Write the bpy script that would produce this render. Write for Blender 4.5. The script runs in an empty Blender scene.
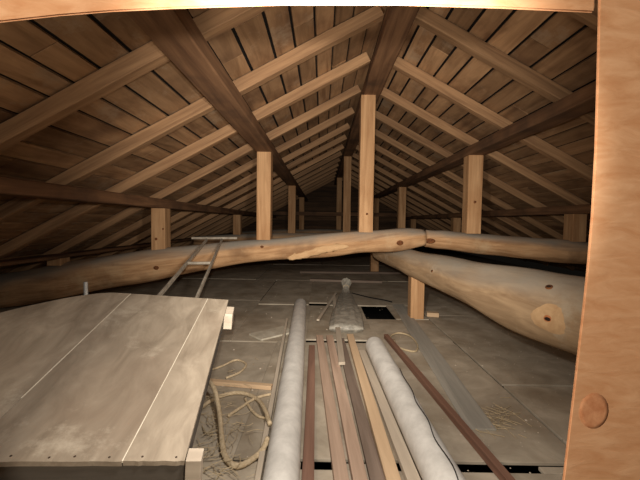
import bpy, bmesh, math, random
from mathutils import Vector, Matrix, noise
random.seed(7)
SC = bpy.context.scene
COL = SC.collection

# ------------------------------------------------------------------ camera
CAMZ = 0.80
F = 360.0
cd = bpy.data.cameras.new('camera'); cam = bpy.data.objects.new('camera', cd); COL.objects.link(cam)
cd.sensor_width = 36; cd.lens = F/640*36; cd.clip_start = .02
fw = Vector((-.0055, math.cos(.050), -math.sin(.050))).normalized()
rt = Vector((1, 0, .014)); rt = (rt - fw*rt.dot(fw)).normalized()
up = rt.cross(fw).normalized()
M = Matrix((rt, up, -fw)).transposed().to_4x4()
M.translation = Vector((0, 0, CAMZ))
cam.matrix_world = M
SC.camera = cam

# ------------------------------------------------------------------ world, lights, exposure
w = bpy.data.worlds.new('world'); SC.world = w; w.use_nodes = True
w.node_tree.nodes['Background'].inputs[0].default_value = (.9, .75, .6, 1)
w.node_tree.nodes['Background'].inputs[1].default_value = .004
def spot(name, loc, target, watts, angle, blend, size, col):
    l = bpy.data.lights.new(name, 'SPOT'); o = bpy.data.objects.new(name, l); COL.objects.link(o)
    l.energy = watts; l.spot_size = math.radians(angle); l.spot_blend = blend; l.shadow_soft_size = size; l.color = col
    o.location = loc; o.rotation_euler = (Vector(target)-Vector(loc)).to_track_quat('-Z', 'Y').to_euler()
    return o
spot('phone_flash', (-.01, -.01, .86), (.10, 3.1, .90), 190, 76, 1.0, .012, (1, .92, .82))      # beam thrown down the attic from the hatch
spot('attic_fill', (.05, .57, .90), (.12, 3.1, 1.05), 66, 105, 1.0, .02, (1, .92, .82))              # added fill lamp past the hatch frame, lifts the attic's outer parts
spot('floor_fill', (.03, .56, .93), (-.05, 1.5, .0), 34, 140, .8, .03, (1, .93, .85))            # added fill lamp aimed down, brightens the floor and plank table
l = bpy.data.lights.new('frame_fill', 'AREA'); o = bpy.data.objects.new('frame_fill', l); COL.objects.link(o)  # added fill lamp behind the camera, brightens the hatch frame
l.energy = 12.5; l.size = .4; l.color = (1, .88, .74); o.location = (-.45, -.45, 1.0)
o.rotation_euler = (Vector((.4, .42, .85))-o.location).to_track_quat('-Z', 'Y').to_euler()
vs = SC.view_settings
vs.view_transform = 'Standard'; vs.look = 'None'; vs.gamma = 1; vs.use_curve_mapping = False; vs.exposure = 0.06

# ------------------------------------------------------------------ point helpers (real places measured from the photograph)
def ray(px, py): return fw + rt*((px-320)/F) + up*((240-py)/F)
def P(px, py, Y):
    d = ray(px, py); return Vector((0, 0, CAMZ)) + d*(Y/d.y)
def G(px, py, h=0.0):
    d = ray(px, py); return Vector((0, 0, CAMZ)) + d*((h-CAMZ)/d.z)

# ------------------------------------------------------------------ materials
def lin(c): return tuple((x/255/12.92 if x/255 <= .04045 else ((x/255+.055)/1.055)**2.4) for x in c)+(1,)
def wood(name, a, b, dust=0.0, dustcol=(150, 146, 136), sc=(1.2, 22, 22), rough=.75, tone=.35, bump=.25, stain=None, island=False, stain_amt=.6, pale=None):
    m = bpy.data.materials.new(name); m.use_nodes = True; nt = m.node_tree; N = nt.nodes; L = nt.links
    bs = N['Principled BSDF']; bs.inputs['Roughness'].default_value = rough; bs.inputs['Specular IOR Level'].default_value = .25
    tc = N.new('ShaderNodeTexCoord'); oi = N.new('ShaderNodeObjectInfo'); ge = N.new('ShaderNodeNewGeometry')
    rnd = ge.outputs['Random Per Island'] if island else oi.outputs['Random']
    off = N.new('ShaderNodeVectorMath'); off.operation = 'SCALE'; off.inputs[0].default_value = (13, 7, 9)
    L.new(rnd, off.inputs['Scale'])
    add = N.new('ShaderNodeVectorMath'); L.new(tc.outputs['Object'], add.inputs[0]); L.new(off.outputs[0], add.inputs[1])
    mp = N.new('ShaderNodeMapping'); mp.inputs['Scale'].default_value = sc; L.new(add.outputs[0], mp.inputs[0])
    n1 = N.new('ShaderNodeTexNoise'); n1.inputs['Scale'].default_value = 1; n1.inputs['Detail'].default_value = 7; n1.inputs['Roughness'].default_value = .62; n1.inputs['Distortion'].default_value = .6
    L.new(mp.outputs[0], n1.inputs[0])
    cr = N.new('ShaderNodeValToRGB'); cr.color_ramp.elements[0].position = .33; cr.color_ramp.elements[1].position = .68
    cr.color_ramp.elements[0].color = lin(a); cr.color_ramp.elements[1].color = lin(b); L.new(n1.outputs[0], cr.inputs[0])
    n2 = N.new('ShaderNodeTexNoise'); n2.inputs['Scale'].default_value = 3.2; n2.inputs['Detail'].default_value = 5; L.new(add.outputs[0], n2.inputs[0])
    # island / object tone
    mr = N.new('ShaderNodeMapRange'); mr.inputs[3].default_value = 1-tone; mr.inputs[4].default_value = 1+tone*.6
    L.new(rnd, mr.inputs[0])
    mx = N.new('ShaderNodeMix'); mx.data_type = 'RGBA'; mx.blend_type = 'MULTIPLY'; mx.inputs[0].default_value = 1
    L.new(cr.outputs[0], mx.inputs[6])
    cb = N.new('ShaderNodeCombineColor'); [L.new(mr.outputs[0], cb.inputs[i]) for i in range(3)]
    L.new(cb.outputs[0], mx.inputs[7]); out = mx.outputs[2]
    if stain:
        r2 = N.new('ShaderNodeMapRange'); r2.inputs[1].default_value = .50; r2.inputs[2].default_value = .68; r2.inputs[4].default_value = stain_amt
        L.new(n2.outputs[0], r2.inputs[0])
        m2 = N.new('ShaderNodeMix'); m2.data_type = 'RGBA'; L.new(r2.outputs[0], m2.inputs[0]); L.new(out, m2.inputs[6]); m2.inputs[7].default_value = lin(stain); out = m2.outputs[2]
    if pale:
        n3 = N.new('ShaderNodeTexNoise'); n3.inputs['Scale'].default_value = 2.3; n3.inputs['Detail'].default_value = 9; n3.inputs['Roughness'].default_value = .75
        of2 = N.new('ShaderNodeVectorMath'); of2.inputs[1].default_value = (5.3, 1.7, 8.1); L.new(add.outputs[0], of2.inputs[0]); L.new(of2.outputs[0], n3.inputs[0])
        r5 = N.new('ShaderNodeMapRange'); r5.inputs[1].default_value = .54; r5.inputs[2].default_value = .67; r5.inputs[4].default_value = .6; L.new(n3.outputs[0], r5.inputs[0])
        m4 = N.new('ShaderNodeMix'); m4.data_type = 'RGBA'; L.new(r5.outputs[0], m4.inputs[0]); L.new(out, m4.inputs[6]); m4.inputs[7].default_value = lin(pale); out = m4.outputs[2]
    if dust > 0:
        sx = N.new('ShaderNodeSeparateXYZ'); L.new(ge.outputs['Normal'], sx.inputs[0])
        r3 = N.new('ShaderNodeMapRange'); r3.inputs[1].default_value = .15; r3.inputs[2].default_value = .75; r3.inputs[4].default_value = dust; L.new(sx.outputs[2], r3.inputs[0])
        r4 = N.new('ShaderNodeMapRange'); r4.inputs[1].default_value = .3; r4.inputs[2].default_value = .6; r4.inputs[3].default_value = .55; L.new(n2.outputs[0], r4.inputs[0])
        mu = N.new('ShaderNodeMath'); mu.operation = 'MULTIPLY'; L.new(r3.outputs[0], mu.inputs[0]); L.new(r4.outputs[0], mu.inputs[1])
        m3 = N.new('ShaderNodeMix'); m3.data_type = 'RGBA'; L.new(mu.outputs[0], m3.inputs[0]); L.new(out, m3.inputs[6]); m3.inputs[7].default_value = lin(dustcol); out = m3.outputs[2]
    L.new(out, bs.inputs['Base Color'])
    bp = N.new('ShaderNodeBump'); bp.inputs['Strength'].default_value = bump; bp.inputs['Distance'].default_value = .004
    L.new(n1.outputs[0], bp.inputs['Height']); L.new(bp.outputs[0], bs.inputs['Normal'])
    return m
def plain(name, a, b, scale=8, rough=.85, metal=0, bump=.3, detail=6, dist=.004):
    m = bpy.data.materials.new(name); m.use_nodes = True; nt = m.node_tree; N = nt.nodes; L = nt.links
    bs = N['Principled BSDF']; bs.inputs['Roughness'].default_value = rough; bs.inputs['Metallic'].default_value = metal; bs.inputs['Specular IOR Level'].default_value = .25
    tc = N.new('ShaderNodeTexCoord'); n1 = N.new('ShaderNodeTexNoise'); n1.inputs['Scale'].default_value = scale; n1.inputs['Detail'].default_value = detail; n1.inputs['Roughness'].default_value = .65
    L.new(tc.outputs['Object'], n1.inputs[0])
    cr = N.new('ShaderNodeValToRGB'); cr.color_ramp.elements[0].position = .35; cr.color_ramp.elements[1].position = .65
    cr.color_ramp.elements[0].color = lin(a); cr.color_ramp.elements[1].color = lin(b); L.new(n1.outputs[0], cr.inputs[0]); L.new(cr.outputs[0], bs.inputs['Base Color'])
    bp = N.new('ShaderNodeBump'); bp.inputs['Strength'].default_value = bump; bp.inputs['Distance'].default_value = dist; L.new(n1.outputs[0], bp.inputs['Height']); L.new(bp.outputs[0], bs.inputs['Normal'])
    return m

MT = {}
MT['sheath'] = wood('sheathing_boards', (134, 100, 70), (190, 150, 110), sc=(2.0, 14, 14), tone=.34, stain=(84, 56, 40), island=True, stain_amt=.55, pale=(182, 160, 134))
MT['rafter'] = wood('rafter_timber', (130, 98, 70), (178, 140, 102), dust=.5, tone=.18, sc=(1.5, 30, 30))
MT['oldbeam'] = wood('dark_old_beam', (96, 68, 48), (140, 104, 74), tone=.12, sc=(1.5, 26, 26), stain=(62, 48, 40))
MT['post'] = wood('post_timber', (160, 118, 80), (206, 164, 120), tone=.12, sc=(26, 26, 1.6), dust=.3, stain=(160, 112, 70), stain_amt=.35)
MT['log'] = wood('peeled_log', (160, 118, 80), (214, 172, 128), dust=1.0, dustcol=(150, 142, 130), tone=.05, sc=(2.5, 22, 22), stain=(126, 94, 66), bump=.8, stain_amt=.75, pale=(206, 178, 140))
MT['greylog'] = wood('weathered_log', (150, 122, 92), (196, 166, 130), dust=.95, dustcol=(164, 156, 142), tone=.05, sc=(3, 16, 16), stain=(140, 108, 80), bump=.8, stain_amt=.6, pale=(204, 190, 166))
MT['knot'] = plain('knot_wood', (84, 50, 30), (140, 88, 50), 30)
MT['knotlight'] = plain('light_knot_wood', (176, 108, 66), (212, 142, 94), 22)
MT['heart'] = plain('knot_heart', (34, 24, 18), (60, 42, 30), 40)
MT['panel'] = wood('old_panel_boards', (140, 126, 108), (180, 165, 145), tone=.08, sc=(16, 5, 16), stain=(136, 118, 100), island=True, rough=.7, stain_amt=.5, pale=(212, 200, 180), bump=.1)
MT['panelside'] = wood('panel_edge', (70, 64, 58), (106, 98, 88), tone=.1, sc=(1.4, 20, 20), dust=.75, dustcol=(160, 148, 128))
MT['chalk'] = plain('pale_joint_dust', (214, 202, 180), (232, 222, 202), 20, bump=.1)
MT['hewn'] = wood('hewn_wood', (190, 150, 108), (214, 178, 134), tone=.03, sc=(8, 20, 20))
MT['studring'] = wood('light_swirl_grain', (226, 172, 124), (238, 190, 146), tone=.03, sc=(50, 10, 50))
MT['studknot'] = plain('reddish_knot_wood', (196, 128, 86), (226, 166, 122), 45, bump=.1)
MT['batten'] = wood('batten_end', (140, 116, 92), (178, 152, 124), tone=.1)
MT['frame'] = wood('fresh_framing_timber', (214, 156, 110), (236, 186, 142), tone=.04, sc=(18, 18, 60), bump=.5, stain=(226, 170, 128), stain_amt=.5)
MT['floor'] = wood('dusty_ceiling_boards', (158, 146, 128), (194, 182, 162), tone=.05, sc=(6, 6, 6), island=True, stain=(136, 120, 98), bump=.6, stain_amt=.6, pale=(164, 152, 134))
MT['void'] = plain('dark_void', (16, 14, 12), (26, 22, 20), 4)
MT['strip_pink'] = wood('pinkish_strip', (168, 142, 122), (202, 174, 152), tone=.08)
MT['strip_tan'] = wood('tan_strip', (194, 164, 130), (220, 190, 154), tone=.06)
MT['strip_brown'] = wood('brown_strip', (116, 86, 72), (148, 114, 96), tone=.06)
MT['strip_dark'] = wood('dark_grey_strip', (112, 96, 84), (146, 128, 114), tone=.06)
MT['strip_red'] = wood('red_brown_strip', (104, 74, 60), (136, 102, 84), tone=.06)
MT['strip_pale'] = wood('pale_strip', (170, 156, 138), (204, 190, 170), tone=.06)
MT['strip_grey'] = wood('grey_plank', (146, 142, 132), (174, 168, 156), tone=.06)
MT['tube'] = plain('whitish_tube', (196, 192, 184), (218, 214, 206), 16, rough=.75, bump=.15)
MT['rope'] = plain('jute_rope', (176, 156, 124), (208, 188, 156), 60, bump=.6)
MT['straw'] = plain('dry_straw', (166, 148, 118), (196, 176, 142), 30)
MT['metal'] = plain('grey_metal', (146, 136, 122), (186, 176, 160), 20, rough=.5, metal=.2, bump=.1)
MT['shiny'] = plain('shiny_steel', (230, 230, 226), (246, 246, 242), 3, rough=.25, metal=.6, bump=0)
MT['black'] = plain('black_cable', (20, 18, 17), (34, 30, 28), 20)
MT['nail'] = plain('rusty_nail', (60, 48, 40), (92, 76, 64), 40, metal=.4)
MT['paper'] = plain('pale_paper', (176, 166, 146), (206, 198, 180), 12)
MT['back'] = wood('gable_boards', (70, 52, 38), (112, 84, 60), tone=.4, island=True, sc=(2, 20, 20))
def plastic():
    m = bpy.data.materials.new('dusty_clear_plastic'); m.use_nodes = True; N = m.node_tree.nodes; L = m.node_tree.links
    bs = N['Principled BSDF']; bs.inputs['Base Color'].default_value = lin((186, 180, 166)); bs.inputs['Roughness'].default_value = .45
    tc = N.new('ShaderNodeTexCoord'); n = N.new('ShaderNodeTexNoise'); n.inputs['Scale'].default_value = 14; n.inputs['Detail'].default_value = 5; n.inputs['Distortion'].default_value = 1.2
    L.new(tc.outputs['Object'], n.inputs[0])
    mr = N.new('ShaderNodeMapRange'); mr.inputs[1].default_value = .35; mr.inputs[2].default_value = .6; mr.inputs[3].default_value = .45; mr.inputs[4].default_value = .9
    L.new(n.outputs[0], mr.inputs[0]); L.new(mr.outputs[0], bs.inputs['Alpha'])
    bp = N.new('ShaderNodeBump'); bp.inputs['Strength'].default_value = .7; bp.inputs['Distance'].default_value = .01; L.new(n.outputs[0], bp.inputs['Height']); L.new(bp.outputs[0], bs.inputs['Normal'])
    return m
MT['plastic'] = plastic()

# ------------------------------------------------------------------ mesh helpers
def link(name, bm, mat, parent=None, mw=None, smooth=False):
    me = bpy.data.meshes.new(name); bm.normal_update(); bm.to_mesh(me); bm.free()
    if smooth:
        for p in me.polygons: p.use_smooth = True
    me.materials.append(MT[mat] if isinstance(mat, str) else mat)
    o = bpy.data.objects.new(name, me); COL.objects.link(o)
    if mw is not None: o.matrix_world = mw
    if parent is not None: o.parent = parent
    return o
def tag(o, label, cat, group=None):
    o['label'] = label; o['category'] = cat
    if group: o['group'] = group
    return o
def struct(o, label=None):
    o['kind'] = 'structure'
    if label: o['label'] = label
    return o
def add_box(bm, lo, hi, bevel=0):
    v = [bm.verts.new((x, y, z)) for x in (lo[0], hi[0]) for y in (lo[1], hi[1]) for z in (lo[2], hi[2])]
    fs = [(0, 1, 3, 2), (4, 6, 7, 5), (0, 4, 5, 1), (2, 3, 7, 6), (0, 2, 6, 4), (1, 5, 7, 3)]
    F_ = [bm.faces.new([v[i] for i in f]) for f in fs]
    if bevel:
        es = list({e for f in F_ for e in f.edges})
        bmesh.ops.bevel(bm, geom=es, offset=bevel, segments=2, affect='EDGES', profile=.6)
def frame_of(p0, p1, upv=Vector((0, 0, 1))):
    x = (p1-p0).normalized(); y = upv.cross(x).normalized(); z = x.cross(y).normalized()
    m = Matrix((x, y, z)).transposed().to_4x4(); m.translation = p0
    return m
def timber(name, p0, p1, wd, ht, mat, upv=Vector((0, 0, 1)), warp=.0015, bevel=.003, parent=None, seg=.15, seed=0):
    """squared timber whose bottom centre line runs p0->p1; built along its own x with slight hand-sawn waviness"""
    p0 = Vector(p0); p1 = Vector(p1); L_ = (p1-p0).length
    bm = bmesh.new(); n = max(2, int(L_/seg)); b = bevel
    prof = [(-wd/2+b, 0), (wd/2-b, 0), (wd/2, b), (wd/2, ht-b), (wd/2-b, ht), (-wd/2+b, ht), (-wd/2, ht-b), (-wd/2, b)]
    rings = []
    for i in range(n+1):
        x = L_*i/n
        r = []
        for (a, c) in prof:
            d = noise.noise(Vector((x*2.1+seed*3.7, a*30, c*30+seed)))*warp
            r.append(bm.verts.new((x, a+d, c+d*.7)))
        rings.append(r)
    for i in range(n):
        for k in range(8): bm.faces.new((rings[i][k], rings[i+1][k], rings[i+1][(k+1) % 8], rings[i][(k+1) % 8]))
    bm.faces.new(rings[0]); bm.faces.new(list(reversed(rings[-1])))
    bmesh.ops.recalc_face_normals(bm, faces=bm.faces)
    mw = frame_of(p0, p1, upv)
    if parent is not None: mw = parent.matrix_world.inverted() @ mw
    return link(name, bm, mat, parent, mw)
def post(name, x, y, z0, z1, wd, mat='post', seed=0, rz=0):
    bm = bmesh.new(); n = max(2, int((z1-z0)/.08)); b = .004; h = wd/2
    prof = [(-h+b, -h), (h-b, -h), (h, -h+b), (h, h-b), (h-b, h), (-h+b, h), (-h, h-b), (-h, -h+b)]
    rings = []
    for i in range(n+1):
        z = (z1-z0)*i/n
        rings.append([bm.verts.new((a+noise.noise(Vector((a*20, z*2, seed*5.1)))*.003, c+noise.noise(Vector((c*20, z*2+9, seed*5.1)))*.003, z)) for a, c in prof])
    for i in range(n):
        for k in range(8): bm.faces.new((rings[i][k], rings[i][(k+1) % 8], rings[i+1][(k+1) % 8], rings[i+1][k]))
    bm.faces.new(list(reversed(rings[0]))); bm.faces.new(rings[-1])
    o = link(name, bm, mat); o.location = (x, y, z0); o.rotation_euler.z = rz
    return o
def cat(pts, n):
    out = []; P_ = [pts[0]*2-pts[1]]+list(pts)+[pts[-1]*2-pts[-2]]
    for i in range(1, len(P_)-2):
        for k in range(n):
            t = k/n; a, b, c, d = P_[i-1], P_[i], P_[i+1], P_[i+2]
            out.append(.5*((2*b)+(c-a)*t+(2*a-5*b+4*c-d)*t*t+(3*b-a-3*c+d)*t**3))
    out.append(P_[-2]); return out
def tube(bm, pts, rads, ns=10, rough=0, seed=0, sq=(1, 1), freq=3.0, capr=True):
    """swept round section along pts (Vectors); rads list"""
    rings = []; upv = Vector((0, 0, 1))
    for i, p in enumerate(pts):
        t = (pts[min(i+1, len(pts)-1)]-pts[max(i-1, 0)]).normalized()
        s = upv.cross(t)
        if s.length < .05: s = Vector((1, 0, 0)).cross(t)
        s.normalize(); u = t.cross(s)
        r = []
        for k in range(ns):
            a = 2*math.pi*k/ns
            rr = rads[i]*(1+rough*noise.noise(Vector((math.cos(a)*1.3, math.sin(a)*1.3, i*freq/len(pts)*3+seed))))
            r.append(bm.verts.new(p+s*math.cos(a)*rr*sq[0]+u*math.sin(a)*rr*sq[1]))
        rings.append(r)
    for i in range(len(rings)-1):
        for k in range(ns): bm.faces.new((rings[i][k], rings[i][(k+1) % ns], rings[i+1][(k+1) % ns], rings[i+1][k]))
    for r, c, flip in ((rings[0], pts[0], 1), (rings[-1], pts[-1], 0)):
        cv = bm.verts.new(c)
        for k in range(ns): bm.faces.new((r[k], r[(k+1) % ns], cv) if not flip else (r[(k+1) % ns], r[k], cv))
def log(name, pts, rads, mat, rough=.10, seed=0, ns=28, sub=10, sq=(1, 1)):
    """log through world points; object origin at its first point, x along its length"""
    pts = [Vector(p) for p in pts]; mw = frame_of(pts[0], pts[-1]); inv = mw.inverted()
    lp = cat([inv @ p for p in pts], sub)
    rr = [v.x for v in cat([Vector((r, 0, 0)) for r in rads], sub)]
    # ends eased
    bm = bmesh.new(); tube(bm, lp, rr, ns, rough, seed, sq)
    return link(name, bm, mat, mw=mw, smooth=True)
def disc(name, parent, loc, normal, r, mat, thick=.006, sx=1.0):
    """a slightly domed oval of wood set in a surface"""
    bm = bmesh.new(); n = 18; rings = []
    for j, (f, h) in enumerate(((1, -thick), (1, 0), (.75, thick*.5), (.3, thick*.8))):
        rings.append([bm.verts.new((math.cos(2*math.pi*k/n)*r*f*sx, math.sin(2*math.pi*k/n)*r*f, h)) for k in range(n)])
    for j in range(3):
        for k in range(n): bm.faces.new((rings[j][k], rings[j][(k+1) % n], rings[j+1][(k+1) % n], rings[j+1][k]))
    bm.faces.new(rings[-1])
    q = Vector(normal).to_track_quat('Z', 'Y').to_matrix().to_4x4(); q.translation = Vector(loc)
    return link(name, bm, mat, parent, parent.matrix_world.inverted() @ q, smooth=True)

# ================================================================== SETTING
# ceiling boards under foot (dusty sheets with gaps), roof slopes, gable wall
fb = bmesh.new()
sheets = [
 (-3.7, -.3, -1.6, 1.13), (-1.58, -.3, -.081, 1.13), (-.08, -.3, .9, 1.13), (.905, -.3, 3.9, 1.13),
 (-3.7, 1.16, -1.3115, 2.36), (-1.31, 1.165, -.291, 2.35), (-.29, 1.18, .90, 2.36), (.914, 1.17, 2.3, 1.760), (.914, 1.775, 2.3, 3.1), (2.31, 1.17, 3.9, 3.1),
 (-3.7, 2.37, -.6115, 3.6), (-.61, 2.37, -.10, 3.42), (-.10, 2.43, .38, 3.42), (.38, 2.43, .905, 2.97), (.63, 2.98, .905, 3.45), 
 (-3.7, 3.61, -.62, 4.9), (-.61, 3.47, -.12, 4.9), (.06, 3.47, 1.5, 4.9), (1.51, 3.12, 3.9, 4.9), (.92, 3.12, 1.50, 3.46), (-.12, 3.56, .06, 4.9),
 (-3.7, 4.93, -.9, 6.7), (-.89, 4.92, .9, 6.7), (.91, 4.92, 3.9, 6.7), (-3.7, 6.72, 0, 10.7), (.01, 6.72, 3.9, 10.7)]
sheets += [(-3.7, 1.131, -.06, 1.163), (.08, 1.131, .22, 1.163), (.30, 1.131, .46, 1.163), (.73, 1.131, 3.9, 1.163), (.40, 2.362, .90, 2.428), (-.60, 2.362, -.12, 2.41), (.92, 3.102, 1.5, 3.118)]
for i, (x0, y0, x1, y1) in enumerate(sheets):
    dz = -.004*random.random()
    add_box(fb, (x0, y0, -.012+dz), (x1, y1, dz), .002)
floor = struct(link('floor', fb, 'floor'))
vb = bmesh.new(); add_box(vb, (-3.7, -.3, -.42), (3.9, 10.7, -.40))  # near-black sheet below the boards, coloured so the gaps look unlit
link('gap_dark_sheet', vb, 'void', floor)

APX = .40; APZ = CAMZ+1.186; SL = .54; RH = .072       # apex of rafter undersides
cs = 1/math.hypot(1, SL); nrm = {-1: Vector((-SL*cs, 0, cs)), 1: Vector((SL*cs, 0, cs))}
def under(x): return APZ-SL*abs(x-APX)
for side, nm in ((-1, 'ceiling_left'), (1, 'ceiling_right')):
    bm = bmesh.new(); s = 0.0; d = Vector((side*cs, 0, -SL*cs)); L_tot = 3.6/cs; k = 0
    # local frame: x along the ridge, y down the slope, z outward
    while s < L_tot:
        wd = random.uniform(.115, .15)
        y = -.4+random.uniform(-1.2, 0)
        while y < 10.7:
            ln = random.choice((1.8, 2.4, 3.0))
            a = max(y, -.4); b = min(y+ln-.004, 10.7)
            if b > a+.02:
                z = random.uniform(0, .003); add_box(bm, (a, s+.008, z), (b, s+wd-.008, z+.012))
            y += ln
        s += wd; k += 1
    X = Vector((0, 1, 0)); Y_ = d; Z_ = X.cross(Y_)
    if Z_.z < 0: Z_ = -Z_
    mw = Matrix((X, Y_, Z_)).transposed().to_4x4(); mw.translation = Vector((APX, 0, APZ))+nrm[side]*(RH+.001)
    bmesh.ops.recalc_face_normals(bm, faces=bm.faces)
    o = struct(link(nm, bm, 'sheath', mw=mw))
    bm = bmesh.new(); add_box(bm, (-.4, 0, .018), (10.7, L_tot, .05)); bmesh.ops.recalc_face_normals(bm, faces=bm.faces)
    link('roof_underlay', bm, 'void', o)
# gable wall at the far end
bm = bmesh.new()
z = 0.0
while z < 2.1:
    h = .14; half = (APZ+.05-z)/SL
    if half > .1: add_box(bm, (APX-min(half, 3.9), 10.45, z), (APX+min(half, 3.4), 10.47, z+h-.008))
    z += h
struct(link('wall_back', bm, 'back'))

# ================================================================== ROOF FRAME
PUR = {'ridge': .40, 'left_upper': -.50, 'right_upper': 1.30, 'left_middle': -1.40, 'right_middle': 2.20, 'left_lower': -2.30, 'right_lower': 3.10}
PB = {'ridge': CAMZ+1.066}
for k, x in PUR.items():
    if k != 'ridge': PB[k] = CAMZ+.585-SL*(abs(x-APX)-.9)+(.045 if abs(x-APX) > 2 else 0)
# ridge beam and purlins
plab = {
 'ridge': ('ridge_beam', 'dark squared ridge beam running along the peak of the roof'),
 'left_upper': ('purlin', 'dark squared purlin crossing the upper left of the roof, first below the ridge'),
 'right_upper': ('purlin', 'dark squared purlin on the right slope, first below the ridge'),
 'left_middle': ('purlin', 'shadowed purlin low on the left slope, second below the ridge'),
 'right_middle': ('purlin', 'shadowed purlin low on the right slope behind the big grey log'),
 'left_lower': ('purlin', 'dim lowest purlin at the far left near the floor'),
 'right_lower': ('purlin', 'dim lowest purlin at the far right near the floor')}
for i, (k, x) in enumerate(PUR.items()):
    zt = (under(x+.07)-.004) if k != 'ridge' else APZ-.038
    if k != 'ridge': zt = under(APX+abs(x-APX)+.07)-.003
    o = timber(plab[k][0], (x, .56, PB[k]), (x, 10.44, PB[k]), .14, zt-PB[k], 'oldbeam', warp=.006, bevel=.006, seed=i)
    tag(o, plab[k][1], 'roof beam', None if k == 'ridge' else 'purlins under the rafters')
# rafters
ordw = ['first', 'second', 'third', 'fourth', 'fifth', 'sixth', 'seventh', 'eighth', 'ninth', 'tenth', 'eleventh', 'twelfth', 'thirteenth', 'fourteenth', 'fifteenth', 'sixteenth', 'seventeenth']
for side in (-1, 1):
    for k in range(16):
        y = 1.46+.595*k+random.uniform(-.02, .02)+(.03 if side > 0 else 0)
        if y > 10.35: continue
        xa = APX+side*.076; xb = APX+side*3.5
        a = Vector((xa, y, under(xa))); b = Vector((xb, y+random.uniform(-.05, .05), under(xb)))
        o = timber('rafter', a, b, .058, RH-.003, 'rafter', upv=nrm[side], warp=.004, seed=k+40*(side > 0))
        tag(o, 'sawn rafter on the %s slope, %s counting back from the hatch' % ('left' if side < 0 else 'right', ordw[k]), 'rafter', 'rafters under the roof boards')

# ------------------------------------------------------------------ main cross log (at 3.12 m)
Y1 = 3.12
top = [(-5, 276), (20, 271.5), (52, 265), (100, 257), (150, 250), (200, 245), (240, 240), (285, 237), (330, 234), (366, 231), (400, 228.5), (424, 229)]
bot = [(-5, 308), (20, 305), (52, 300), (100, 291), (150, 281), (200, 270), (240, 263), (285, 259.5), (330, 256), (366, 252.5), (400, 250.5), (424, 246)]
pts = []; rad = []
for (x, t), (_, b) in zip(top, bot):
    pts.append(P(x, (t+b)/2, Y1)); rad.append((b-t)/2*Y1/F)
pts[-1].y = Y1
mainlog = log('cross_log', pts, rad, 'log', rough=.16, seed=2, sub=8)
tag(mainlog, 'long curved peeled log crossing the whole attic, bowed up in the middle', 'log beam')
def logtop(px):
    for i in range(len(top)-1):
        if top[i][0] <= px <= top[i+1][0]:
            t = (px-top[i][0])/(top[i+1][0]-top[i][0]); return P(px, top[i][1]+(top[i+1][1]-top[i][1])*t, Y1).z
# knots on its front face
for (px, py, r) in ((400, 243, .022), (156, 268, .017), (262, 247, .012)):
    i = min(range(len(top)), key=lambda j: abs(top[j][0]-px)); rr = rad[i]
    k = disc('knot', mainlog, P(px, py, Y1-rr*.97), (0, -1, -.25), r, 'knot', .010, 1.3)
# an axe-peeled lighter patch with torn lower lip
p = P(285, 255, Y1-.085)
bm = bmesh.new(); pp = [P(287, 257, Y1-.060), P(303, 255, Y1-.080), P(325, 249, Y1-.088), P(350, 246, Y1-.082)]
inv = mainlog.matrix_world.inverted()
tube(bm, cat([inv @ q for q in pp], 6), [.012, .022, .030, .032, .030, .028, .027, .027, .028, .030, .032, .032, .031, .030, .028, .026, .022, .016, .006], 14, .7, 5, sq=(.55, 1), freq=9)
pk = link('peeled_patch', bm, 'hewn', mainlog, smooth=True); pk['label'] = 'pale torn patch where the bark was cut away'

# second cross log to the right of the scarf
top2 = [(425, 230), (450, 231), (500, 235), (545, 238.5), (590, 242), (655, 247)]
bot2 = [(425, 247), (450, 250), (500, 256), (545, 261), (590, 265), (655, 271)]
pts = [P(x, (t+b)/2, Y1+.03) for (x, t), (_, b) in zip(top2, bot2)]; rad = [(b-t)/2*Y1/F for (x, t), (_, b) in zip(top2, bot2)]
log2 = log('cross_log', pts, rad, 'log', rough=.10, seed=9, sub=8)
tag(log2, 'shorter cross log continuing to the right behind the big grey log', 'log beam')
disc('knot', log2, P(430, 241, Y1-.06), (-.2, -1, 0), .022, 'knot', .01, 2.0)

# ------------------------------------------------------------------ big grey log coming towards the hatch on the right
bl = [((.60, 3.75, .500), .085), ((.69, 3.40, .480), .098), ((.80, 3.05, .452), .112), ((.93, 2.65, .425), .130), ((1.06, 2.25, .395), .156), ((1.18, 1.95, .372), .180), ((1.34, 1.60, .355), .195), ((1.55, 1.20, .35), .195)]
big = log('grey_log', [Vector(p) for p, r in bl], [r for p, r in bl], 'greylog', rough=.10, seed=21, ns=32)
tag(big, 'thick dusty grey log running from under the cross log towards the hatch on the right', 'log beam')

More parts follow.
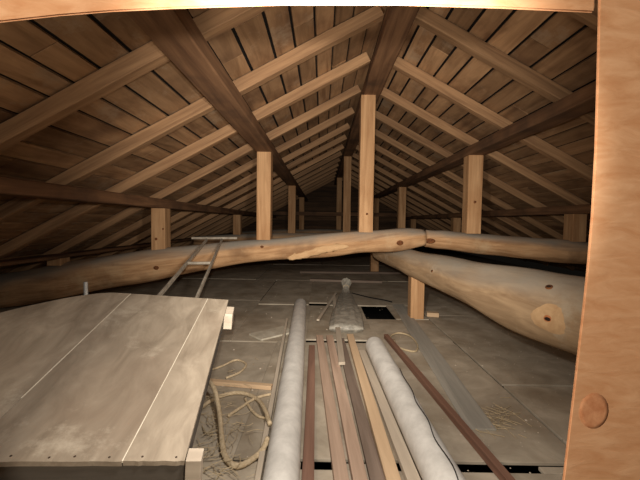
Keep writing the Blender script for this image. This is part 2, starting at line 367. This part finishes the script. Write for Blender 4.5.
for (px, py, r_, hh) in ((432, 271, .011, 0), (549, 287, .016, 0), (548, 319, .022, 1)):
    from mathutils.bvhtree import BVHTree
    bv = BVHTree.FromPolygons([big.matrix_world @ v_.co for v_ in big.data.vertices], [tuple(p_.vertices) for p_ in big.data.polygons])
    hit, nm_, ix, ds = bv.ray_cast(Vector((0, 0, CAMZ)), ray(px, py).normalized())
    if hit is None: continue
    if nm_.y > 0: nm_ = -nm_
    if hh:
        t1 = nm_.cross(Vector((0, 0, 1))).normalized(); t2_ = nm_.cross(t1); bm = bmesh.new(); rr_ = []
        for f in (0, .35, .7, 1.0):
            ring = []
            for q_ in range(20):
                a_ = q_*math.pi/10; src = hit+(t1*math.cos(a_)*.10+t2_*math.sin(a_)*.085)*f*(1+.12*math.sin(3*a_+1))+nm_*.08
                h2, n2, _, _ = bv.ray_cast(src, -nm_); h2 = h2 if h2 is not None else src-nm_*.08
                ring.append(bm.verts.new(h2+nm_*(.003 if f < 1 else -.003)-hit))
                if f == 0: break
            rr_.append(ring)
        for q_ in range(20): bm.faces.new((rr_[0][0], rr_[1][q_], rr_[1][(q_+1) % 20]))
        for g_ in (1, 2):
            for q_ in range(20): bm.faces.new((rr_[g_][q_], rr_[g_+1][q_], rr_[g_+1][(q_+1) % 20], rr_[g_][(q_+1) % 20]))
        bmesh.ops.recalc_face_normals(bm, faces=bm.faces)
        kp = link('hewn_patch', bm, 'hewn', big, big.matrix_world.inverted() @ Matrix.Translation(hit), smooth=True); kp['label'] = 'paler tan hewn patch round the lower knot'
    k = disc('knot', big, hit-nm_*.001, nm_, r_, 'knotlight' if hh else 'knot', .007, 1.2)
    bpy.context.view_layer.update(); disc('knot_heart', k, hit+nm_*.004, nm_, r_*.42, 'heart', .003, 1.6)

# ------------------------------------------------------------------ posts on the first truss
def pz(px, py, Y): return P(px, py, Y).z
def truss_post(px, Y, bz, key, label, grp, wd=.12, xx=None):
    x = PUR[key] if xx is None else xx
    o = post('roof_post', x, Y, bz, PB[key]-.001, wd, 'post', seed=px*.13)
    tag(o, label, 'post', grp); return o
g1 = 'posts standing on the front cross log'
pc = truss_post(366, Y1, logtop(366)-.01, 'ridge', 'tallest squared post, standing on the cross log under the ridge beam', g1, .12, .372)
pl = truss_post(263, Y1, logtop(263)-.01, 'left_upper', 'pale squared post on the cross log, first left of the tall ridge post', g1)
p3 = truss_post(160, Y1, logtop(160)-.01, 'left_middle', 'short spotted post on the cross log to the left of the narrow ladder', g1)
p4 = truss_post(62, Y1, logtop(66)-.02, 'left_lower', 'stub of a post in the dark at the far left of the cross log', g1)
p5 = truss_post(474, Y1+.03, pz(474, 233, Y1)-.005, 'right_upper', 'squared post with a knot on the right-hand cross log', g1, .122)
p6 = truss_post(576, Y1+.03, pz(576, 241, Y1)-.005, 'right_middle', 'dim short post beside the near stud at the right', g1)
bpy.context.view_layer.update()
for (o, px, py, r) in ((p5, 475, 202, .012), (p3, 163, 229, .008), (p3, 156, 239, .012), (pc, 367, 214, .01)):
    k = disc('knot', o, P(px, py, o.location.y-o.dimensions.y/2-.0005), (0, -1, 0), r, 'knot', .003)
# little post under the big log, standing on the floor
b0 = G(417, 319); o = post('floor_post', b0.x, b0.y+.05, 0, .352, .11, 'post', seed=3)
tag(o, 'short orange-brown post standing on the floor under the far end of the grey log', 'post')
# yellow block at its foot
q = G(430, 318); bm = bmesh.new(); add_box(bm, (-.05, -.03, 0), (.05, .03, .035), .004)
o = link('wood_block', bm, 'strip_tan'); o.location = (q.x+.04, q.y+.06, 0.0); o.rotation_euler.z = -.2
tag(o, 'small yellowish wood block on the floor beside the short post', 'wood block')

# ------------------------------------------------------------------ second and third trusses
def cross_beam(Y, label, zc, r, seed, pts_x):
    pts = [Vector((x, Y, zc+.10*(1-((x-.4)/2.6)**2)-.10)) for x in pts_x]
    o = log('cross_log', pts, [r*(1+.05*math.sin(i*2+seed)) for i in range(len(pts))], 'log', seed=seed, sub=6, ns=20)
    tag(o, label, 'log beam'); return o
cross_beam(5.95, 'second cross log, further back behind the front cross log', .54, .09, 31, (-2.1, -1.2, -.4, .4, 1.2, 2.1, 2.9))
cross_beam(8.75, 'farthest cross log near the end wall', .54, .09, 37, (-2.0, -1.2, -.4, .4, 1.2, 2.1, 2.8))
for Y, zc, ordn in ((5.95, .54, 'second'), (8.75, .54, 'farthest')):
    for key, w_ in (('ridge', 'under the ridge beam'), ('left_upper', 'under the upper left purlin'), ('right_upper', 'under the upper right purlin'), ('left_middle', 'under the middle left purlin'), ('right_middle', 'under the middle right purlin')):
        x = PUR[key]; bz = zc-.10+.10*(1-((x-.4)/2.6)**2)+.082
        o = post('roof_post', x, Y, bz, PB[key]-.001, .12, 'post', seed=x+Y)
        tag(o, 'squared post on the %s cross log, %s' % (ordn, w_), 'post', 'posts on the cross logs further back')
o = timber('tie_rail', (-1.46, 8.67, CAMZ+.15), (2.26, 8.67, CAMZ+.15), .02, .09, 'oldbeam')
tag(o, 'thin horizontal rail nailed across the farthest posts', 'rail')
b0 = G(374, 272); o = post('floor_post', b0.x+.0, b0.y, 0, .45, .13, 'post', seed=5)
tag(o, 'dark short post on the floor behind the cross log, under the second log', 'post')

# ================================================================== HATCH FRAME (near)
def outline(name, pts, Y0, back, mat):
    """timber with a slightly waney outline, pts (px,py) read at its front face"""
    front = [P(x, y, Y0) for x, y in pts]; c = front[0].copy(); bm = bmesh.new()
    a = [bm.verts.new(p-c) for p in front]; b = [bm.verts.new(p-c+back) for p in front]
    n = len(a); bm.faces.new(a); bm.faces.new(list(reversed(b)))
    for i in range(n): bm.faces.new((a[i], b[i], b[(i+1) % n], a[(i+1) % n]))
    bmesh.ops.recalc_face_normals(bm, faces=bm.faces)
    es = [e for e in bm.edges if len(e.link_faces) == 2 and e.calc_face_angle(0) > .6]
    bmesh.ops.bevel(bm, geom=es, offset=.004, segments=3, affect='EDGES')
    o = link(name, bm, mat); o.location = c; return o
zb = 1300
stud = outline('wall_stud', [(597.5, 14), (596, 80), (594, 150), (590.5, 215), (586, 270), (580, 325), (572, 395), (562, 480), (548, 600), (530, 1000), (640, 1000), (690, 480), (705, 14), (705, -60), (598, -60)], .50, Vector((.03, .035, 0)), 'frame')
tag(stud, 'fresh pale sawn stud standing close by at the right of the opening', 'stud')
hd = outline('header_beam', [(-130, 44), (0, 23.5), (60, 17), (110, 13), (170, 10), (280, 6.5), (400, 6.5), (500, 9.5), (596.5, 14), (597, -60), (-130, -60)], .50, Vector((-.001, .035, .035)), 'frame')
tag(hd, 'fresh pale header board overhead across the top of the opening', 'header')
bpy.context.view_layer.update()
for (px, py, r, m) in ((594, 411, .026, 'studknot'),):
    kk = disc('knot', stud, P(px, py, .4995), (0, -1, 0), r, m, .0004, .8)
bm = bmesh.new(); add_box(bm, (-.09, .017, 0), (0, .047, 1.07), .002)
o = link('wall_stud', bm, 'frame'); pL = P(-110, 40, .50); o.location = (pL.x, .485, .0)
bm = None
o.scale.z = (pL.z)/1.07*.99
tag(o, 'pale stud holding up the left end of the header beyond the picture edge', 'stud')

# ================================================================== TILTED PLANK PANEL ON A LOW TRESTLE (left front)
A = P(185, 461, .74)                               # near right corner of the top
u = Vector((-.14, 1, .228)).normalized(); v = Vector((1, .0, -.12)); v = (v-u*v.dot(u)).normalized(); nn = v.cross(u).normalized()
if nn.z < 0: nn = -nn
pm = Matrix((v, u, nn)).transposed().to_4x4(); pm.translation = A
pan = bpy.data.objects.new('plank_table', None); COL.objects.link(pan); pan.matrix_world = Matrix.Translation((A.x-.4, A.y+.4, 0))
bpy.context.view_layer.update()
tag(pan, 'big worn plank tabletop on low legs, tilted up away from the hatch at lower left', 'table')
LN = .80
def seamx(t, s0, s1): return s0+(s1-s0)*t
bm = bmesh.new()
seams = [(0, 0), (-.125, -.085), (-.43, -.39), (-.80, -.80), (-1.2, -1.2)]
def farlen(x):   # worn far edge sinks towards the left corner
    return LN if x > -.45 else max(.15, LN-.33*((-.45-x)/.37)**1.6)
for i in range(4):
    (r0, r1), (l0, l1) = seams[i], seams[i+1]
    g = .0012
    nseg = 16; t_ = .012; vs_t = []; vs_b = []
    near = [(r0-g+(l0+2*g-r0)*k/nseg, random.uniform(-.001, .001)) for k in range(nseg+1)]
    far = [(r1-g+(l1+2*g-r1)*k/nseg, 0) for k in range(nseg+1)]
    far = [(x, farlen(x)+random.uniform(-.001, .001)) for x, _ in far]
    poly = near+list(reversed(far))
    a = [bm.verts.new((x, y, 0)) for x, y in poly]; b = [bm.verts.new((x, y, -t_)) for x, y in poly]
    n = len(a); bm.faces.new(a); bm.faces.new(list(reversed(b)))
    for k in range(n): bm.faces.new((a[k], b[k], b[(k+1) % n], a[(k+1) % n]))
bmesh.ops.recalc_face_normals(bm, faces=bm.faces)
pinv = pan.matrix_world.inverted()
link('tabletop', bm, 'panel', pan, pinv @ pm)
for (xa, xb, ya, yb, ww) in ((-.125, -.085, .0, LN-.002, .0022), (-.43, -.39, .18, LN-.002, .0026)):
    bm = bmesh.new(); q0 = Vector((xa+(xb-xa)*ya/LN, ya, -.004)); q1 = Vector((xb, yb, -.004)); sd = Vector((ww/2, 0, 0)); dp = Vector((0, 0, .0048))
    vv = [bm.verts.new(q) for q in (q0-sd, q0+sd, q1+sd, q1-sd, q0-sd+dp, q0+sd+dp, q1+sd+dp, q1-sd+dp)]
    for f in ((3, 2, 1, 0), (4, 5, 6, 7), (0, 1, 5, 4), (1, 2, 6, 5), (2, 3, 7, 6), (3, 0, 4, 7)): bm.faces.new([vv[i] for i in f])
    q = link('seam_filler', bm, 'chalk', pan, pinv @ pm); q['label'] = 'pale dusty line along a joint of the boards'
def pbox(name, lo, hi, mat, bevel=.002, label=None):
    bm = bmesh.new(); add_box(bm, (0, 0, 0), tuple(h-l for h, l in zip(hi, lo)), bevel)
    o = link(name, bm, mat, pan, pinv @ pm @ Matrix.Translation(lo))
    if label: o['label'] = label
    return o
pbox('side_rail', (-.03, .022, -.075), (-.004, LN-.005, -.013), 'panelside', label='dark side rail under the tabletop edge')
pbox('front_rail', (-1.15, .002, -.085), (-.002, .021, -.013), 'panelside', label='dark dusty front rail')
pbox('corner_block', (.0015, -.004, -.08), (.034, .03, .004), 'strip_pale')
pbox('cross_batten', (-.5, LN-.105, -.08), (.028, LN-.035, -.0135), 'strip_pale')
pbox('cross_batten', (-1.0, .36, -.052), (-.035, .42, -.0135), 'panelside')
for k in range(9):
    x = -.03-.062*k+random.uniform(-.012, .012)
    l_ = pm @ Vector((x, .012+random.uniform(-.003, .003), .0005)); disc('nail_head', pan, l_, nn, .0024, 'nail', .0008)
for (x, y) in ((-.16, .10), (-.16, LN-.12), (-1.0, .10), (-1.0, .50)):
    tp = pm @ Vector((x, y, -.05)); bm = bmesh.new(); add_box(bm, (-.025, -.025, 0), (.025, .025, tp.z), .002)
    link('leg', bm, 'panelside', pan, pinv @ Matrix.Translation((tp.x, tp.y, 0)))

# ------------------------------------------------------------------ narrow ladder from below the table top up onto the log
lad = bpy.data.objects.new('ladder', None); COL.objects.link(lad)
T = [P(207, 239.5, 3.06), P(222, 239.5, 3.06)]; B = [P(160, 295, 1.82), P(198, 295, 1.82)]
E = [b+(b-t).normalized()*.42 for t, b in zip(T, B)]
lad.location = (E[0]+E[1])/2; bpy.context.view_layer.update()
tag(lad, 'narrow grey metal ladder leaning from behind the plank table onto the cross log', 'ladder')
li = lad.matrix_world.inverted()
for t, e in zip(T, E):
    bm = bmesh.new(); mw = frame_of(e, t); L_ = (t-e).length
    add_box(bm, (0, -.006, -.011), (L_, .006, .011), .002)
    link('rail', bm, 'metal', lad, li @ mw)
def at_t(i, t): return T[i].lerp(E[i], t)
for t in (.0, .415, .83):
    bm = bmesh.new(); a, b = at_t(0, t), at_t(1, t); ex = .13 if t == 0 else .006
    d = (b-a).normalized(); a2, b2 = a-d*ex, b+d*ex; 
    mid = (a2+b2)/2
    tube(bm, [a2-mid, b2-mid], [.010, .010], 12)
    link('rung', bm, 'metal', lad, li @ Matrix.Translation(mid+Vector((0, 0, .012 if t == 0 else 0))), smooth=False)

# tiny shiny pipe behind the table
q = P(86, 299, 1.75); bm = bmesh.new(); tube(bm, [Vector((0, 0, 0)), Vector((0, 0, q.z+.085))], [.0095, .0095], 14)
o = link('metal_pipe', bm, 'shiny', smooth=False); o.location = (q.x, q.y, 0)
tag(o, 'small shiny steel pipe end glinting behind the plank table', 'pipe')

# ================================================================== THINGS LYING ON THE FLOOR
def floor_tube(name, far, near, r, ext, label, mat='tube', seed=0):
    a = G(far[0], far[1], r); b = G(near[0], near[1], r); b = b+(b-a).normalized()*ext
    mw = frame_of(b, a); mw.translation = Vector((b.x, b.y, r+.001)); L_ = (a-b).length; bm = bmesh.new()
    xs = [0]+[L_*i/30 for i in range(1, 30)]+[L_-.03, L_-.014, L_-.004, L_]; rr = [r]*31+[r*.98, r*.93, r*.80]
    # hollow mouth at the far end
    pts_ = [Vector((x, 0, 0)) for x in xs]; rr = rr[:len(xs)]
    while len(rr) < len(xs): rr.append(r*.8)
    tube(bm, pts_, rr, 28, .035, seed, freq=6)
    return tag(link(name, bm, mat, mw=mw, smooth=True), label, 'tube', 'whitish tubes on the floor')
floor_tube('long_tube', (300.5, 304), (282, 470), .054, .5, 'dusty white tube lying left of the loose strips, reaching further back', seed=3)
t2 = floor_tube('long_tube', (374, 345), (438, 470), .056, .5, 'dusty white tube lying right of the loose strips, with a black wire on it', seed=8)

def strip(far, near, wd, th, h, mat, label, ext=.35, warp=.002, name='wood_strip', grp='loose strips of wood between the two tubes'):
    a = G(far[0], far[1], h+th); b = G(near[0], near[1], h+th); b = b+(b-a).normalized()*ext
    a.z = h; b.z = h
    o = timber(name, a, b, wd, th, mat, warp=warp, bevel=.0015, seed=far[0]*.37)
    return tag(o, label, 'wood strip', grp)
strip((312, 345), (308, 480), .038, .020, .001, 'strip_brown', 'dark brown strip close beside the left white tube')
strip((319.5, 335), (342, 480), .046, .024, .001, 'strip_pink', 'pinkish strip, leftmost of the pale ones between the tubes')
strip((329.5, 335), (360.5, 480), .046, .024, .001, 'strip_pink', 'pinkish strip lying second among the pale ones between the tubes')
strip((340.5, 338), (378, 480), .046, .018, .001, 'strip_dark', 'dark grey-brown strip between the pinkish and the tan strips')
strip((350, 334), (394, 480), .044, .026, .001, 'strip_tan', 'bright tan strip lying between the dark strip and right tube')
strip((362, 350), (414, 480), .042, .020, .001, 'strip_pale', 'pale grey strip close beside the right white tube')
strip((334, 296), (342, 362), .034, .016, .026, 'strip_pale', 'short pale strip with a sawn end lying on the longer ones', ext=0)
strip((287, 318), (257, 480), .018, .03, .001, 'strip_pale', 'thin pale rail lying along the left side of the left tube')
strip((386, 334), (512, 480), .028, .03, .001, 'strip_red', 'reddish-brown rail to the right of the right white tube', grp=None)
strip((398, 304), (482, 428), .11, .008, .001, 'strip_grey', 'flat grey plank lying on the floor at the right, past the rail', ext=0, grp=None, name='flat_plank')
# two fallen slats beyond the tubes
def slat(p, q, wd, th, mat, label, h=.001, name='wood_strip', cat_='wood strip'):
    a = G(p[0], p[1], h); b = G(q[0], q[1], h); o = timber(name, a, b, wd, th, mat, bevel=.001); return tag(o, label, cat_)
slat((255, 338), (289, 330), .16, .012, 'paper', 'short pale board lying flat left of the far end of the left tube', name='short_board', cat_='board')
slat((190, 382), (272, 389), .03, .02, 'strip_tan', 'tan batten among the ropes between the plank table and left tube')
slat((310, 281), (382, 283), .05, .03, 'strip_dark', 'dark batten lying across the floor behind the front cross log', name='floor_batten', cat_='batten')
slat((300, 273), (420, 274), .07, .03, 'strip_dark', 'dark batten across the floor further back, before the dark post', name='floor_batten', cat_='batten')
slat((470, 300), (590, 318), .09, .03, 'strip_grey', 'grey batten in shade under the thick grey log', name='floor_batten', cat_='batten')
slat((456, 291), (585, 303), .09, .03, 'strip_grey', 'grey batten in shade further back behind the thick grey log', name='floor_batten', cat_='batten')
slat((318, 321), (336, 294), .02, .015, 'strip_pale', 'thin pale stick beside the plastic bag behind the tubes', h=.03)

# plastic bag with a bunched neck
a = G(346, 333, .0); b = G(346, 292, 0); d = (b-a); L_ = d.length; mw = frame_of(a, b); bm = bmesh.new(); nS = 26; nA = 36; rings = []
prof = [(0, .122), (.06, .126), (.3, .112), (.6, .088), (.8, .07), (.90, .045), (.95, .03), (.985, .05), (1.0, .058)]
def pr(t):
    for (t0, r0), (t1, r1) in zip(prof, prof[1:]):
        if t0 <= t <= t1: return r0+(r1-r0)*(t-t0)/(t1-t0)
for i in range(nS+1):
    t = i/nS; r = pr(t); hh = .20+.16*min(1, t/.35) if t < .85 else .36+.6*(t-.85)/.15
    ring = []
    for k in range(nA):
        an = 2*math.pi*k/nA; f = 1+.16*noise.noise(Vector((math.cos(an)*3, math.sin(an)*3, t*2.2)))+.05*math.sin(an*9+t*5)
        ring.append(bm.verts.new((t*L_, math.cos(an)*r*f, max(.002, r*hh+math.sin(an)*r*hh*f+(.05*max(0, t-.88)/.12)))))
    rings.append(ring)
for i in range(nS):
    for k in range(nA): bm.faces.new((rings[i][k], rings[i+1][k], rings[i+1][(k+1) % nA], rings[i][(k+1) % nA]))
bm.faces.new(rings[0])
bmesh.ops.recalc_face_normals(bm, faces=bm.faces)
bag = tag(link('plastic_bag', bm, 'plastic', mw=mw, smooth=True), 'crumpled dusty clear plastic bag with a bunched neck lying behind the strips', 'plastic bag')
bm = bmesh.new(); cc = [Vector((L_*.95, math.cos(k/10*2*math.pi)*.036, .042+.02+math.sin(k/10*2*math.pi)*.034)) for k in range(11)]
tube(bm, cc, [.004]*11, 6); link('tie', bm, 'rope', bag, smooth=True)

# ropes
def rope(name, pix, r, label, mat='rope', cat_='rope', h=None, grp=None, hs=None):
    pts_ = []
    for i, (x, y) in enumerate(pix):
        hh = (r if hs is None else hs[i]); pts_.append(G(x, y, hh))
    c = pts_[0].copy(); bm = bmesh.new(); lp = cat([p_-c for p_ in pts_], 8)
    # two strand twist
    if r > .006:
        for ph in (0, math.pi*2/3, math.pi*4/3):
            q = []; s = 0
            for i, p_ in enumerate(lp):
                if i: s += (lp[i]-lp[i-1]).length
                t = (lp[min(i+1, len(lp)-1)]-lp[max(i-1, 0)]).normalized(); sd = Vector((0, 0, 1)).cross(t); 
                if sd.length < .05: sd = Vector((1, 0, 0))
                sd.normalize(); u_ = t.cross(sd); an = s/r*1.1+ph
                q.append(p_+sd*math.cos(an)*r*.2+u_*math.sin(an)*r*.2)
            tube(bm, q, [r*.74]*len(q), 8)
    else: tube(bm, lp, [r]*len(lp), 6)
    o = link(name, bm, mat, smooth=True); o.location = c
    return tag(o, label, cat_, grp)
rope('thick_rope', [(205, 377), (214, 388), (219, 410), (222, 440), (226, 458), (238, 466), (254, 458), (263, 449), (268, 438)], .011, 'thick pale rope hanging in a loop beside the plank table', hs=[.10, .09, .05, .02, .012, .012, .012, .030, .046])
rope('thick_rope', [(198, 410), (212, 400), (228, 394), (243, 393), (257, 399), (265, 410), (270, 424)], .010, 'pale rope arching to the left tube, behind the hanging loop', hs=[.011, .011, .011, .011, .012, .034, .046])
rope('thin_rope', [(204, 372), (222, 366), (236, 360), (246, 364), (240, 372), (226, 378)], .007, 'thin coiled cord at the back of the rope pile')
rope('thin_rope', [(228, 416), (240, 408), (252, 400), (262, 396), (272, 394)], .007, 'thin cord running from the straw to the left tube')
rope('thin_rope', [(245, 398), (250, 408), (258, 416), (266, 418)], .006, 'short loop of cord in front of the arching rope')
rope('yellow_cord', [(391, 343), (391, 336), (399, 333), (410, 336), (417, 344), (416, 351), (406, 350), (397, 346), (394, 340)], .007, 'small yellowish cord loop lying right of the right tube', mat='straw')
ax0 = G(374, 345, .056); ax1 = G(438, 470, .056); dr = (ax1-ax0).normalized(); sd = Vector((0, 0, 1)).cross(dr).normalized()
if sd.x < 0: sd = -sd
bm = bmesh.new(); wp = []
for i in range(9):
    an = math.radians((48, 32, 36, 18, 24, 8, 16, 0, 10)[i]); wp.append(Vector((ax0.x, ax0.y, .057))+dr*(.45+.12*i)+(sd*math.sin(an)+Vector((0, 0, 1))*math.cos(an))*.0615)
c = wp[0].copy(); tube(bm, cat([q-c for q in wp], 5), [.0018]*41, 6)
o = link('thin_wire', bm, 'black', smooth=True); o.location = c; tag(o, 'thin black wire lying along the right white tube', 'wire')
rope('thin_wire', [(352, 293), (368, 297), (384, 300), (392, 302)], .006, 'dark wire on the floor behind the rectangular hole', mat='black', cat_='wire')
# straw and shavings between table and left tube
bm = bmesh.new()
for i in range(170):
    cx = random.gauss(226, 20); cy = random.uniform(354, 476)
    if random.random() < .5: cx = random.gauss(212, 10); cy = random.gauss(430, 28)
    if cx > 258 or cx < 190: continue
    c = G(cx, cy, .006+random.random()*.022); a = random.uniform(0, math.pi); ln = random.uniform(.02, .10)
    d = Vector((math.cos(a), math.sin(a), random.uniform(-.05, .05)))*ln*.5; s = Vector((-d.y, d.x, 0))*random.uniform(-.5, .5)
    lp = cat([c-d, c+s, c+d], 4); [setattr(p_, 'z', max(p_.z, .003)) for p_ in lp]
    tube(bm, lp, [random.uniform(.0006, .0014)]*len(lp), 4)
for i in range(60):
    c = G(random.gauss(495, 12), random.gauss(418, 9), .004); a = random.uniform(0, math.pi); d = Vector((math.cos(a), math.sin(a), 0))*random.uniform(.01, .05)
    tube(bm, [c-d, c+d], [.0012, .0012], 4)
o = link('straw_litter', bm, 'straw'); o['kind'] = 'stuff'; o['label'] = 'loose straw and rope fibres scattered on the dusty floor'; o['category'] = 'straw'

# crumbs of plaster and bark over the boards
bm = bmesh.new()
for i in range(900):
    y = random.uniform(1.0, 4.8); x = random.uniform(-.9, 1.7)*min(1, y/2.2); r_ = random.uniform(.0012, .004)*(1 if random.random() < .9 else 2)
    if -.0 > x > -1.1 and y < 1.6 and x < -.25: continue
    vv = [bm.verts.new((x+math.cos(a)*r_*random.uniform(.6, 1.2), y+math.sin(a)*r_*random.uniform(.6, 1.2), .0)) for a in (0, 1.3, 2.5, 3.8, 5.0)]
    tp = bm.verts.new((x, y, r_*.8))
    for k in range(5): bm.faces.new((vv[k], vv[(k+1) % 5], tp))
    bm.faces.new(list(reversed(vv)))
o = link('crumbs', bm, 'strip_pale'); o['kind'] = 'stuff'; o['label'] = 'fine pale crumbs and chips scattered over the dusty boards'; o['category'] = 'debris'
